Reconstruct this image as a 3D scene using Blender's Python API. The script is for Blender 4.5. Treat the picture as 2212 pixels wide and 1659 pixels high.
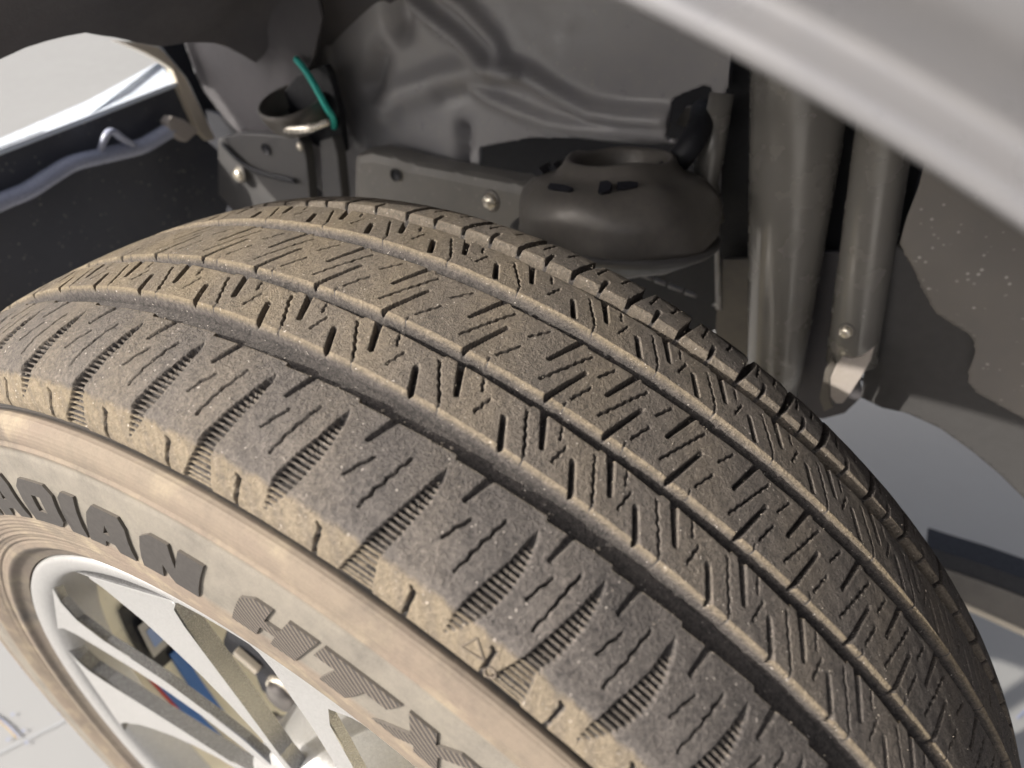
import bpy, bmesh, math, random
import numpy as np
from mathutils import Matrix, Vector

random.seed(4); rng = np.random.default_rng(4)
for o in list(bpy.data.objects): bpy.data.objects.remove(o)
SC = bpy.context.scene
COL = SC.collection
R_ = math.radians

# ------------------------------------------------------------------ camera
# frame: wheel centre = origin, x along the car, -y outboard, z up (metres)
CAM = Vector((0.21824891, -0.19410072, 0.49019508))
CX = Vector((0.87395185, 0.48419548, -0.04198701))
CU = Vector((-0.25005168, 0.52204344, 0.81544148))
CD = Vector((-0.41675212, 0.70215766, -0.57731472))
FOC = 0.67969442
cam = bpy.data.cameras.new('camera'); camo = bpy.data.objects.new('camera', cam); COL.objects.link(camo)
camo.matrix_world = Matrix(((CX.x, CU.x, -CD.x, CAM.x), (CX.y, CU.y, -CD.y, CAM.y), (CX.z, CU.z, -CD.z, CAM.z), (0, 0, 0, 1)))
cam.sensor_width = 36; cam.lens = FOC*36; cam.clip_start = 0.01; cam.clip_end = 300
cam.dof.use_dof = True; cam.dof.focus_distance = 0.29; cam.dof.aperture_fstop = 8
SC.camera = camo

# ------------------------------------------------------------------ light
SUN = Vector((-0.490, -0.65, 0.582)).normalized()           # towards the sun
w = bpy.data.worlds.new('World'); SC.world = w; w.use_nodes = True
nt = w.node_tree; bg = nt.nodes['Background']
sky = nt.nodes.new('ShaderNodeTexSky'); sky.sky_type = 'NISHITA'; sky.sun_disc = False
sky.sun_elevation = math.asin(SUN.z); sky.sun_rotation = math.atan2(SUN.x, SUN.y)
sky.dust_density = 8.0; sky.ozone_density = .4; sky.air_density = .7
hz = nt.nodes.new('ShaderNodeHueSaturation'); hz.inputs['Saturation'].default_value = .45   # pale hazy sky
nt.links.new(sky.outputs[0], hz.inputs['Color']); nt.links.new(hz.outputs[0], bg.inputs[0]); bg.inputs[1].default_value = 0.15
sl = bpy.data.lights.new('sun', 'SUN'); sl.energy = 4.4; sl.angle = R_(0.6); sl.color = (1, .94, .84)
so = bpy.data.objects.new('sun', sl); COL.objects.link(so)
so.rotation_euler = SUN.to_track_quat('Z', 'Y').to_euler(); so.location = SUN*5
SC.cycles.max_bounces = 6; SC.cycles.diffuse_bounces = 3; SC.cycles.glossy_bounces = 3
SC.view_settings.view_transform = 'Standard'; SC.view_settings.look = 'None'
SC.view_settings.exposure = 0.3; SC.view_settings.gamma = 1; SC.view_settings.use_curve_mapping = False

# ------------------------------------------------------------------ helpers
def tag(o, label=None, cat=None, group=None, kind=None):
    if label: o['label'] = label
    if cat: o['category'] = cat
    if group: o['group'] = group
    if kind: o['kind'] = kind
    return o

def empty(name, loc=(0, 0, 0)):
    o = bpy.data.objects.new(name, None); COL.objects.link(o); o.location = loc; o.empty_display_size = .02
    return o

def mesh_np(name, V, F, mat, parent=None, smooth=True, attrs=None):
    """V (n,3) array, F (m,4) or (m,3) int array"""
    me = bpy.data.meshes.new(name)
    V = np.asarray(V, np.float32); F = np.asarray(F, np.int32); k = F.shape[1]
    me.vertices.add(len(V)); me.vertices.foreach_set('co', V.ravel())
    me.loops.add(F.size); me.loops.foreach_set('vertex_index', F.ravel())
    me.polygons.add(len(F)); me.polygons.foreach_set('loop_start', np.arange(0, F.size, k, dtype=np.int32))
    me.polygons.foreach_set('use_smooth', np.full(len(F), smooth))
    me.update(calc_edges=True)
    for n, a in (attrs or {}).items():
        at = me.attributes.new(n, 'FLOAT', 'POINT'); at.data.foreach_set('value', np.asarray(a, np.float32).ravel())
    return link(name, me, mat, parent)

def link(name, me, mat, parent=None):
    if mat is not None: me.materials.append(mat)
    o = bpy.data.objects.new(name, me); COL.objects.link(o)
    if parent is not None: o.parent = parent
    return o

def obj_bm(name, bm, mat, parent=None, smooth=False, bevel=0, seg=2):
    if bevel:
        bmesh.ops.bevel(bm, geom=list(bm.edges), offset=bevel, segments=seg, affect='EDGES', profile=.6)
    bmesh.ops.recalc_face_normals(bm, faces=list(bm.faces))
    me = bpy.data.meshes.new(name); bm.to_mesh(me); bm.free()
    for p in me.polygons: p.use_smooth = smooth
    o = link(name, me, mat, None)
    if parent is not None:
        o.parent = parent
        # things' empties carry only a translation (wheel parts are built in wheel space)
        if parent.type == 'EMPTY' and not parent.get('wheelspace'):
            o.matrix_parent_inverse = Matrix.Translation(-Vector(parent.location))
    return o

def grid_faces(nu, nv, wrap_u=False):
    iu = np.arange(nu if wrap_u else nu-1); iv = np.arange(nv-1)
    a, b = np.meshgrid(iu, iv, indexing='ij'); a2 = (a+1) % nu
    return np.stack([a*nv+b, a2*nv+b, a2*nv+b+1, a*nv+b+1], -1).reshape(-1, 4)

W0, H0 = 2212., 1659.
def ray(x, y):
    return (CD + CX*((x-W0/2)/(FOC*W0)) - CU*((y-H0/2)/(FOC*W0))).normalized()
def PY(x, y, Y): v = ray(x, y); return CAM + v*((Y-CAM.y)/v.y)
def PXx(x, y, X): v = ray(x, y); return CAM + v*((X-CAM.x)/v.x)
def PZ(x, y, Z): v = ray(x, y); return CAM + v*((Z-CAM.z)/v.z)

def plate(name, pts, off, mat, parent=None, bevel=.0008, smooth=False):
    """closed polygon pts (3-D) extruded by vector off"""
    bm = bmesh.new(); off = Vector(off)
    a = [bm.verts.new(p) for p in pts]; b = [bm.verts.new(Vector(p)+off) for p in pts]
    n = len(pts)
    bm.faces.new(a); bm.faces.new(b[::-1])
    for i in range(n): bm.faces.new((a[i], b[i], b[(i+1) % n], a[(i+1) % n]))
    bmesh.ops.recalc_face_normals(bm, faces=list(bm.faces))
    return obj_bm(name, bm, mat, parent, smooth, bevel)

def spline(pts, n=8):
    P = [Vector(p) for p in pts]; P = [P[0]*2-P[1]] + P + [P[-1]*2-P[-2]]; out = []
    for i in range(1, len(P)-2):
        for k in range(n):
            t = k/n; a, b, c, d = P[i-1:i+3]
            out.append(.5*((2*b)+(c-a)*t+(2*a-5*b+4*c-d)*t*t+(3*b-a-3*c+d)*t**3))
    out.append(P[-2]); return out

def tube(name, pts, rad, mat, parent=None, n=14, flat=1.0, up=Vector((0, 0, 1)), caps=True):
    bm = bmesh.new(); rings = []
    P = [Vector(p) for p in pts]
    for i, p in enumerate(P):
        t = (P[min(i+1, len(P)-1)]-P[max(i-1, 0)]).normalized()
        a = t.cross(up); a = a.normalized() if a.length > 1e-4 else t.orthogonal().normalized(); b = a.cross(t)
        r = rad[i] if isinstance(rad, (list, tuple)) else rad
        rings.append([bm.verts.new(p+(a*math.cos(q)+b*math.sin(q)*flat)*r) for q in [2*math.pi*k/n for k in range(n)]])
    for i in range(len(rings)-1):
        for k in range(n): bm.faces.new((rings[i][k], rings[i][(k+1) % n], rings[i+1][(k+1) % n], rings[i+1][k]))
    if caps: bm.faces.new(rings[0]); bm.faces.new(rings[-1][::-1])
    return obj_bm(name, bm, mat, parent, True)

def lathe(name, prof, c, axis, mat, parent=None, n=48):
    """prof [(radius, height)] round axis through c"""
    bm = bmesh.new(); axis = Vector(axis).normalized(); a = axis.orthogonal().normalized(); b = axis.cross(a); c = Vector(c); rings = []
    for r, h in prof:
        rings.append([bm.verts.new(c+axis*h+(a*math.cos(q)+b*math.sin(q))*max(r, 1e-5)) for q in [2*math.pi*k/n for k in range(n)]])
    for i in range(len(rings)-1):
        for k in range(n): bm.faces.new((rings[i][k], rings[i][(k+1) % n], rings[i+1][(k+1) % n], rings[i+1][k]))
    return obj_bm(name, bm, mat, parent, True)

# ------------------------------------------------------------------ materials
def newmat(name):
    m = bpy.data.materials.new(name); m.use_nodes = True
    return m, m.node_tree, m.node_tree.nodes['Principled BSDF']
def N(t, ty, **kw):
    n = t.nodes.new(ty)
    for k, v in kw.items():
        if k.startswith('i_'): n.inputs[int(k[2:]) if k[2:].isdigit() else k[2:]].default_value = v
        else: setattr(n, k, v)
    return n
def noise(t, co, scale, detail=4, rough=.55):
    n = N(t, 'ShaderNodeTexNoise'); n.inputs['Scale'].default_value = scale; n.inputs['Detail'].default_value = detail; n.inputs['Roughness'].default_value = rough
    t.links.new(co, n.inputs['Vector']); return n.outputs['Fac']
def mrange(t, v, a, b, c=0., d=1.):
    n = N(t, 'ShaderNodeMapRange'); t.links.new(v, n.inputs[0])
    for i, x in enumerate((a, b, c, d)): n.inputs[i+1].default_value = x
    return n.outputs[0]
def mth(t, op, a, b=None):
    n = N(t, 'ShaderNodeMath', operation=op)
    for i, x in enumerate((a, b)):
        if x is None: continue
        if isinstance(x, (int, float)): n.inputs[i].default_value = x
        else: t.links.new(x, n.inputs[i])
    return n.outputs[0]
def mix(t, f, a, b):
    n = N(t, 'ShaderNodeMix', data_type='RGBA')
    for s, x in ((n.inputs[0], f), (n.inputs[6], a), (n.inputs[7], b)):
        if isinstance(x, (int, float)): s.default_value = x
        elif isinstance(x, tuple): s.default_value = (*x, 1)
        else: t.links.new(x, s)
    return n.outputs[2]
def bump(t, bs, h, strength=.3, dist=.001):
    n = N(t, 'ShaderNodeBump'); n.inputs['Strength'].default_value = strength; n.inputs['Distance'].default_value = dist
    t.links.new(h, n.inputs['Height']); t.links.new(n.outputs[0], bs.inputs['Normal'])
def objco(t): return N(t, 'ShaderNodeTexCoord').outputs['Object']

def simple(name, col, rough=.6, metal=0., var=.25, scale=25., dust_tone=0., dustcol=(.30, .25, .19), bumps=.0, bscale=250., spec=.5, coat=0., specks=0.):
    m, t, b = newmat(name); co = objco(t)
    n1 = noise(t, co, scale, 5); n2 = noise(t, co, scale*9, 4)
    c2 = tuple(c*(1-var) for c in col)
    cc = mix(t, n1, c2, tuple(min(1, c*(1+var)) for c in col))
    if dust_tone:
        f = mrange(t, mth(t, 'ADD', n1, mth(t, 'MULTIPLY', n2, .6)), .55, 1.1, 0., dust_tone)
        cc = mix(t, f, cc, dustcol)
    if specks:
        v = N(t, 'ShaderNodeTexVoronoi'); v.inputs['Scale'].default_value = 190; t.links.new(co, v.inputs['Vector'])
        n3 = noise(t, co, 60, 2)
        f = mth(t, 'MULTIPLY', mrange(t, v.outputs['Distance'], .10, .26, 1, 0), mrange(t, n3, .50, .60, 0, specks))
        cc = mix(t, f, cc, (.42, .40, .375))
    t.links.new(cc, b.inputs['Base Color'])
    b.inputs['Metallic'].default_value = metal; b.inputs['Specular IOR Level'].default_value = spec
    t.links.new(mrange(t, n2, .3, .7, max(0, rough-.1), min(1, rough+.1)), b.inputs['Roughness'])
    if coat: b.inputs['Coat Weight'].default_value = coat; b.inputs['Coat Roughness'].default_value = .06
    if bumps: bump(t, b, noise(t, co, bscale, 6), bumps, .001)
    return m

def rubber_mat():
    m, t, b = newmat('dusty_tread_rubber'); co = objco(t)
    at = N(t, 'ShaderNodeAttribute'); at.attribute_name = 'dust_tone'; d = at.outputs['Fac']
    n1 = noise(t, co, 38, 5); n2 = noise(t, co, 560, 4, .75); n3 = noise(t, co, 1500, 2, .7); n4 = noise(t, co, 9, 2)
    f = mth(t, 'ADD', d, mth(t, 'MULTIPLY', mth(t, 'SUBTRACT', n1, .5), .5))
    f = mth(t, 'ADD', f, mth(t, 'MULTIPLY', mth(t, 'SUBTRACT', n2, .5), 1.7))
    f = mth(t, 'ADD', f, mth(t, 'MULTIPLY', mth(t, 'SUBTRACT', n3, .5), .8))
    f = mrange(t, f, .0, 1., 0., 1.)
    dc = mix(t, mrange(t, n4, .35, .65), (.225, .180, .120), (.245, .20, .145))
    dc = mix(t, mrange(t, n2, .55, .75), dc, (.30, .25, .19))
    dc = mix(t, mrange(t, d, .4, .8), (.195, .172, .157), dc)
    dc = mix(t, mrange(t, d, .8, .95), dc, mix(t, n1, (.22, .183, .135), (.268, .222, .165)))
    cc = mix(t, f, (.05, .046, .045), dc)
    g = mrange(t, noise(t, co, 700, 2, .5), .70, .76, 0, 1)      # grit
    cc = mix(t, mth(t, 'MULTIPLY', g, .8), cc, (.62, .56, .50))
    t.links.new(cc, b.inputs['Base Color']); b.inputs['Roughness'].default_value = .82
    b.inputs['Specular IOR Level'].default_value = .3
    h = mth(t, 'ADD', mth(t, 'MULTIPLY', n2, 1.), mth(t, 'MULTIPLY', n3, .6))
    bump(t, b, h, .9, .0010)
    return m

def sidewall_mat():
    m, t, b = newmat('dusty_sidewall_rubber'); co = objco(t)
    at = N(t, 'ShaderNodeAttribute'); at.attribute_name = 'dust_tone'; d = at.outputs['Fac']
    n1 = noise(t, co, 22, 5); n2 = noise(t, co, 240, 5, .7); n3 = noise(t, co, 1300, 3, .7); n4 = noise(t, co, 55, 4)
    f = mth(t, 'ADD', d, mth(t, 'MULTIPLY', mth(t, 'SUBTRACT', n2, .5), .5))
    f = mth(t, 'ADD', f, mth(t, 'MULTIPLY', mth(t, 'SUBTRACT', n3, .5), .5)); f = mth(t, 'SUBTRACT', f, mrange(t, noise(t, co, 26, 6, .7), .48, .70, 0., .42)); f = mrange(t, f, 0, 1)
    dc = mix(t, mrange(t, n1, .35, .65), (.215, .177, .137), (.205, .163, .130))
    dc = mix(t, mrange(t, n4, .5, .72), dc, (.295, .245, .178))
    ap = N(t, 'ShaderNodeAttribute'); ap.attribute_name = 'pale'
    dc = mix(t, mth(t, 'MULTIPLY', ap.outputs['Fac'], .85), dc, (.215, .198, .17))
    cc = mix(t, f, (.06, .056, .054), dc)
    t.links.new(cc, b.inputs['Base Color']); b.inputs['Roughness'].default_value = .8; b.inputs['Specular IOR Level'].default_value = .3
    bump(t, b, mth(t, 'ADD', n2, mth(t, 'MULTIPLY', n3, .5)), .35, .0006)
    return m

def letter_mat(hatch):
    m, t, b = newmat('moulded_letter_rubber' + ('_hatched' if hatch else '')); co = objco(t)
    n2 = noise(t, co, 500, 4)
    cc = mix(t, n2, (.038, .035, .034), (.070, .064, .060))
    if hatch:
        mp = N(t, 'ShaderNodeMapping'); mp.inputs['Rotation'].default_value = (0, 0, R_(38)); t.links.new(co, mp.inputs['Vector'])
        wv = N(t, 'ShaderNodeTexWave', wave_type='BANDS', bands_direction='X'); wv.inputs['Scale'].default_value = 1/.0023/3.14159*1.0
        t.links.new(mp.outputs[0], wv.inputs['Vector'])
        cc = mix(t, mrange(t, wv.outputs['Fac'], .45, .8, 0, .7), cc, (.20, .165, .135))
        bump(t, b, wv.outputs['Fac'], .5, .0006)
    t.links.new(cc, b.inputs['Base Color']); b.inputs['Roughness'].default_value = .75; b.inputs['Specular IOR Level'].default_value = .25
    return m

M = {}
M['tread'] = rubber_mat(); M['side'] = sidewall_mat(); M['letter'] = letter_mat(False); M['letter_edge'] = simple('dusty_letter_edge', (.10, .088, .076), .8, 0, .2, 200); M['letter_h'] = letter_mat(True)
M['rim'] = simple('silver_wheel_paint', (.56, .555, .55), .34, .7, .28, 600, bumps=.3, bscale=1200)
M['rail_grey'] = simple('dusty_grey_rail', (.17, .165, .16), .5, 0, .2, 14, dust_tone=.5, dustcol=(.26, .24, .215), specks=.5)
M['panel'] = simple('blue_grey_inner_panel', (.075, .08, .098), .42, 0, .3, 10, dust_tone=.35, dustcol=(.14, .14, .155), specks=.6)
M['spoke_shade'] = simple('shaded_wheel_paint', (.27, .27, .275), .25, .7, .12, 200)  # silver wheel paint darkened to paint in the shade on spoke sides
M['barrel'] = simple('cream_lit_barrel', (.95, .87, .66), .35, .0, .04, 12)  # cream puts sunlight and reflection into the silver barrel's colour
M['liner'] = simple('grey_moulded_liner_plastic', (.335, .332, .355), .36, 0, .2, 9, dust_tone=.4, dustcol=(.45, .42, .385), bumps=.12, bscale=160, specks=.8)
M['liner_d'] = simple('dark_liner_felt', (.085, .081, .09), .75, 0, .25, 12, dust_tone=.4, dustcol=(.14, .13, .135), bumps=.4, bscale=500)
M['liner_b'] = simple('brown_dusty_liner_plastic', (.155, .145, .138), .6, 0, .2, 10, dust_tone=.5, dustcol=(.22, .20, .18), bumps=.15, bscale=200, specks=1.0)
M['steel'] = simple('dusty_dark_steel', (.12, .112, .105), .42, .2, .3, 20, dust_tone=.5, dustcol=(.22, .198, .175), bumps=.15, bscale=200)
M['black'] = simple('black_plastic', (.011, .012, .018), .55, 0, .3, 30)
M['rail'] = simple('grey_painted_rail', (.085, .085, .09), .45, 0, .2, 12, dust_tone=.35, dustcol=(.16, .15, .14))
M['strut'] = simple('strut_coating', (.24, .232, .22), .24, .3, .15, 5, dust_tone=.3, dustcol=(.32, .295, .26), bumps=.03, bscale=40)
M['fender'] = simple('silver_grey_body_paint', (.20, .20, .212), .30, .3, .08, 6, dust_tone=.12, coat=.4)
M['bolt'] = simple('zinc_bolt', (.85, .78, .66), .3, .6, .1, 60)
M['bright'] = simple('polished_rim_edge', (.9, .84, .74), .25, .6, .05, 40)
M['wall_shade'] = simple('dark_grey_wall_shade', (.062, .060, .061), .9, 0, .15, 12, bumps=.3, bscale=400)  # inner wall in shade, painted as its own dark colour
M['teal'] = simple('teal_cable_sheath', (.05, .60, .52), .5, 0, .1, 40)
M['white'] = simple('white_painted_plate', (.46, .42, .40), .55, 0, .15, 40, dust_tone=.4)
M['cream'] = simple('cream_painted_flange', (.62, .55, .45), .45, 0, .12, 30)
M['sky_sheen'] = simple('sky_sheen_paint', (.78, .85, .95), .25, .0, .02, 8, coat=.5)  # blue of the reflected sky put into the strip's colour
M['conduit'] = simple('blue_grey_conduit', (.42, .45, .58), .3, 0, .15, 40, coat=.5)
M['blue'] = simple('blue_reflection', (.06, .19, .52), .45, 0, .1, 40)
M['red'] = simple('red_reflection', (.6, .05, .03), .5)
M['disc'] = simple('brake_iron', (.14, .13, .125), .5, .5, .2, 30)
M['can'] = simple('pale_grey_caliper', (.55, .53, .50), .5, .1, .1, 40)
M['print'] = simple('pale_blue_print', (.35, .48, .80), .5)
M['floor'] = simple('smooth_grey_floor', (.29, .29, .29), .6, 0, .07, 1.6, bumps=.05, bscale=300)
M['ink'] = simple('blue_grey_floor_ink', (.26, .29, .42), .7)
M['ink2'] = simple('pale_floor_seam', (.36, .38, .42), .7)
M['ochre'] = simple('ochre_floor_ink', (.5, .36, .16), .7)

# ------------------------------------------------------------------ floor
ZF = -0.3675
nf = 40
xs = np.linspace(-30, 30, nf); X, Y = np.meshgrid(xs, xs, indexing='ij')
tag(mesh_np('floor', np.stack([X, Y, np.full_like(X, ZF)], -1).reshape(-1, 3), grid_faces(nf, nf), M['floor']), kind='structure')

# ------------------------------------------------------------------ the wheel (wheel space: x,y in the wheel plane, z outboard)
AL = R_(24)
MW = Matrix(((math.sin(AL), -math.cos(AL), 0, 0), (0, 0, -1, 0), (math.cos(AL), math.sin(AL), 0, 0), (0, 0, 0, 1)))
wheel = empty('car_wheel'); wheel.matrix_basis = MW; wheel['wheelspace'] = 1
tag(wheel, 'dusty tyre with worn tread on a silver spoked rim, filling the picture', 'wheel')
del wheel['wheelspace']

PR = np.array([(.3700, 0), (.3695, .02), (.3681, .04), (.3657, .059), (.3630, .075), (.3588, .087), (.3527, .0949), (.3460, .099), (.3386, .1023), (.3340, .1045), (.3228, .1068), (.310, .1085), (.295, .1095), (.28, .1085), (.265, .105), (.255, .101), (.2452, .0978)])
_full = np.vstack([(PR[::-1]*[1, -1])[:-1], PR])
_s = np.concatenate([[0], np.cumsum(np.linalg.norm(np.diff(_full, axis=0), axis=1))]); _s -= _s[16]
def _cub(x, xp, fp):
    # monotone-ish cubic Hermite (finite-difference tangents)
    m = np.gradient(fp, xp); i = np.clip(np.searchsorted(xp, x)-1, 0, len(xp)-2); h = xp[i+1]-xp[i]; t = (x-xp[i])/h
    return (2*t**3-3*t**2+1)*fp[i]+(t**3-2*t**2+t)*h*m[i]+(-2*t**3+3*t**2)*fp[i+1]+(t**3-t**2)*h*m[i+1]
_S = np.linspace(_s[0], _s[-1], 6001); _R = _cub(_S, _s, _full[:, 0]); _Z = _cub(_S, _s, _full[:, 1])
_dr = np.gradient(_R, _S); _dz = np.gradient(_Z, _S); _l = np.hypot(_dr, _dz)
_nr, _nz = _dz/_l, -_dr/_l
def prof(smm):
    s = np.asarray(smm)*1e-3
    return [np.interp(s, _S, a) for a in (_R, _Z, _nr, _nz)]
def surf(th, smm, hmm):
    """degrees, mm along the profile, mm of height -> wheel-space points"""
    r, z, nr, nz = prof(smm); h = np.asarray(hmm)*1e-3; rr = r+nr*h; zz = z+nz*h; a = np.radians(th)
    return np.stack([rr*np.cos(a), rr*np.sin(a), np.broadcast_to(zz, np.broadcast(rr, a).shape)], -1)
KD = 6.4577      # mm of tread per degree

# casing: groove floors, sidewalls, bead ------------------------------------------------
GD = 7.2         # groove depth
def casing_height(s):
    a = np.abs(s); h = np.zeros_like(s)
    h = np.where(a < 112, -GD, h)
    h = np.where((a >= 112) & (a < 115.4), -5.2, h)
    t = np.clip((a-115.4)/.5, 0, 1); h = np.where((a >= 115.4) & (a < 116.5), -5.2*(1-t), h)
    b = np.clip((a-116.5)/12.5, 0, 1)
    h = np.where((a >= 116.5) & (a < 129), 1.3*np.sin(np.pi*np.clip(b, 0, 1))**.6, h)
    h = h + .8*np.exp(-((a-131)/1.0)**2) - .5*np.exp(-((a-134)/1.5)**2)
    h = h + 1.0/(1+np.exp(-(a-171)/.9)) * (a > 150)
    h = h + .5*np.exp(-((a-186)/.8)**2) + .4*np.exp(-((a-190)/.8)**2)
    h = h + .22*np.sin(a*2*np.pi/2.6)*((a > 172) & (a < 194)) + .12*np.sin(a*2*np.pi/1.9)*((a > 117) & (a < 129))
    h = h + 2.2*np.exp(-((a-197)/4.)**2)
    return h
sv = np.concatenate([np.arange(-208, -112, 2.), np.arange(-112, 111.9, 2.), np.arange(112, 118, .2), np.arange(118, 208.5, .6)])
sv = sv[(sv > _s[0]*1000) & (sv < _s[-1]*1000)]
TH = np.linspace(0, 360, 721)[:-1]
hv = casing_height(sv)
dv = np.where(np.abs(sv) < 112, .95, .95); dv = np.where((np.abs(sv) > 111) & (np.abs(sv) < 115.8), .1, dv)
dv = np.where((np.abs(sv) > 134) & (np.abs(sv) < 170), .9, dv)
dv = np.where(np.abs(sv) > 196, .55, dv)
T2, S2 = np.meshgrid(TH, sv, indexing='ij'); H2 = np.broadcast_to(hv, T2.shape)
# dark undercut line: open wider over part of the turn
wob = .5+.5*np.sin(np.radians(T2*3.1+20)); H2 = H2 - np.where((np.abs(S2) > 115.0) & (np.abs(S2) < 116.4), 1.2*wob, 0)
tyre = mesh_np('tyre', surf(T2, S2, H2).reshape(-1, 3), grid_faces(len(TH), len(sv), True)[:, ::-1], M['side'], wheel, True, {'dust_tone': np.broadcast_to(dv, T2.shape), 'pale': np.broadcast_to(np.clip((np.abs(sv)-131)/3, 0, 1)*np.clip((172-np.abs(sv))/3, 0, 1), T2.shape)})
tyre['label'] = 'dusty brown tyre with worn grooved tread'

sb_ = np.arange(-112, 112.1, 1.6); T3, S3 = np.meshgrid(np.linspace(0, 360, 541)[:-1], sb_, indexing='ij')
mesh_np('tread_base', surf(T3, S3, np.full(T3.shape, -GD+.15)).reshape(-1, 3), grid_faces(540, len(sb_), True)[:, ::-1], M['tread'], tyre, True, {'dust_tone': np.full(T3.shape, .22)})  # floor darkened: groove shade put into the colour
# tread features -----------------------------------------------------------------------
def poly_in(T, S, poly):
    """signed distance (mm, + inside) to a tapered polyline [(theta, s, halfwidth)]"""
    best = np.full(T.shape, -9.)
    for (a0, b0, w0), (a1, b1, w1) in zip(poly[:-1], poly[1:]):
        dx, dy = (a1-a0)*KD, b1-b0; L = dx*dx+dy*dy+1e-9
        px, py = (T-a0)*KD, S-b0
        t = np.clip((px*dx+py*dy)/L, 0, 1)
        best = np.maximum(best, w0+(w1-w0)*t-np.hypot(px-dx*t, py-dy*t))
    return best
def zigzag(a, b, n=9, amp=.30, hw=.29):
    out = []
    dx, dy = (b[0]-a[0])*KD, b[1]-a[1]; L = math.hypot(dx, dy); nx, ny = -dy/L, dx/L
    for i in range(n+1):
        t = i/n; o = 0 if i in (0, n) else amp*(1 if i % 2 else -1)*random.uniform(.6, 1.3)
        out.append((a[0]+(b[0]-a[0])*t+nx*o/KD, a[1]+dy*t+ny*o, hw*random.uniform(.75, 1.2)))
    return out
def straight(a, b, w0, w1): return [(a[0], a[1], w0), (b[0], b[1], w1)]

def ext(lst, lo=-62, hi=64):
    l = sorted(lst, reverse=True); seq = [4.4, 5.2, 3.9, 4.6, 5.4, 4.0]; k = 0
    while l[0] < hi: l.insert(0, l[0]+seq[k % 6]); k += 1
    while l[-1] > lo: l.append(l[-1]-seq[k % 6]); k += 1
    return l
T_R1 = ext([37.6, 32.41, 26.6, 21.4, 16.04, 11.17, 5.2, -.13, -3.97, -8.08, -12.54, -16.22])
T_R2 = ext([40.4, 35.57, 30.45, 25.10, 19.87, 14.94, 9.36, 3.80, -.43, -4.29, -8.80, -12.82, -16.99])
T_R3 = ext([34.74, 29.54, 24.57, 19.54, 14.45, 8.89, 3.53, -.23, -4.25, -8.82, -12.66, -16.86, -20.55, -24.29])
T_R4 = ext([38.2, 32.87, 27.0, 21.62, 16.33, 11.27, 5.5, .76, -3.4, -7.7, -12.27, -16.24, -20.39, -24.14])
T_R5 = ext([28.0, 22.0, 16.9, 12.2, 7.8, 3.44, -.58, -5.47, -9.0, -12.4, -17.1, -20.86, -25.2, -30.69])

# every feature: (polyline, depth mm, ramp mm)
def feats_r2(t, p, off=0.):
    F = []
    F.append((straight((t, 49.0+off), (t+.85, 38.2+off), .95, .8), 4.0, .45))
    F.append((straight((t-.20*p+.35, 24.5+off), (t-.20*p-.85, 40.4+off), 1.2, .75), 4.0, .45))
    F.append((zigzag((t+.03*p, 30.6+off), (t-.28*p, 46.6+off)), 3.2, .32))
    F.append((straight((t-.29*p, 47.5+off), (t-.34*p, 55+off), .22, .22), 6.0, .4))
    F.append((zigzag((t-.63*p, 34.6+off), (t-.60*p, 43.+off), 5), 2.8, .32))
    F.append((zigzag((t-.45*p, 28.5+off), (t-.52*p, 33.5+off), 4), 1.6, .4))
    return F
def feats_r3(t, p):
    F = []
    F.append((straight((t+.02, 20.2), (t-.85, -.8), .95, .6), 3.4, .45))
    F.append((straight((t-.93*p, -19), (t-.93*p+.95, 3.2), 1.05, .6), 3.4, .45))
    F.append((zigzag((t-.55, -11), (t+.95, 14.5), 13), 3.2, .32))
    F.append((straight((t-.26*p, 17.5), (t-.30*p, 25), .22, .22), 6.0, .4))
    F.append((zigzag((t-.42*p, 4.5), (t-.30*p, 15), 5), 2.8, .32))
    F.append((zigzag((t-.55*p, -11.5), (t-.42*p, -2.5), 5), 2.8, .32))
    return F
def feats_r5(t, p):
    F = []
    F.append((straight((t+.15, -58), (t-.1, -68), 1.0, 1.3), 3.6, .5))
    F.append(([(t-.1, -68, 1.3), (t-.45, -84, 1.9), (t-.3, -100, 2.6), (t+.2, -116, 4.)], 4.2, .6))
    F.append((straight((t-.50*p, -58), (t-.48*p, -70), .9, .7), 3., .5))
    F.append((zigzag((t-.28*p, -72), (t-.30*p, -92), 8), 2.8, .35))
    F.append((zigzag((t-.68*p, -76), (t-.72*p, -88), 5), 2.8, .35))
    return F
def feats_r1(t, p):
    F = []
    F.append((straight((t-.40*p, 58.5), (t-.31*p, 72), 1.25, .55), 1.9, .9))
    F.append((zigzag((t-.455*p, 75.8), (t-.335*p, 85.4), 4, .28, .34), 2.6, .35))
    F.append((zigzag((t-.715*p, 69.8), (t-.60*p, 91.2), 9, .3, .36), 2.8, .35))
    F.append((straight((t-.40*p+.05, 103.2), (t-.42*p, 116), .75, .75), 2.6, .35))
    F.append((straight((t-.40*p+.02, 103.3), (t-.40*p+.28, 102.2), .6, .4), 1.6, .35))
    return F
LONG = (np.array([66., 67, 70, 79, 91, 101.3, 107, 116]), np.array([-.02, .02, .12, .38, .84, 1.29, 1.62, 2.1]), np.array([0, -.08, -.22, -.36, -.14, .22, -.02, -.3]))
SHORT = (np.array([66., 67, 70, 79, 86, 94.3, 101, 105, 108.6]), np.array([-.02, .03, .12, .30, .58, .92, 1.05, 1.04, .99]), np.array([0, -.08, -.24, -.50, -.50, -.28, .15, .56, .99]))
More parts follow.
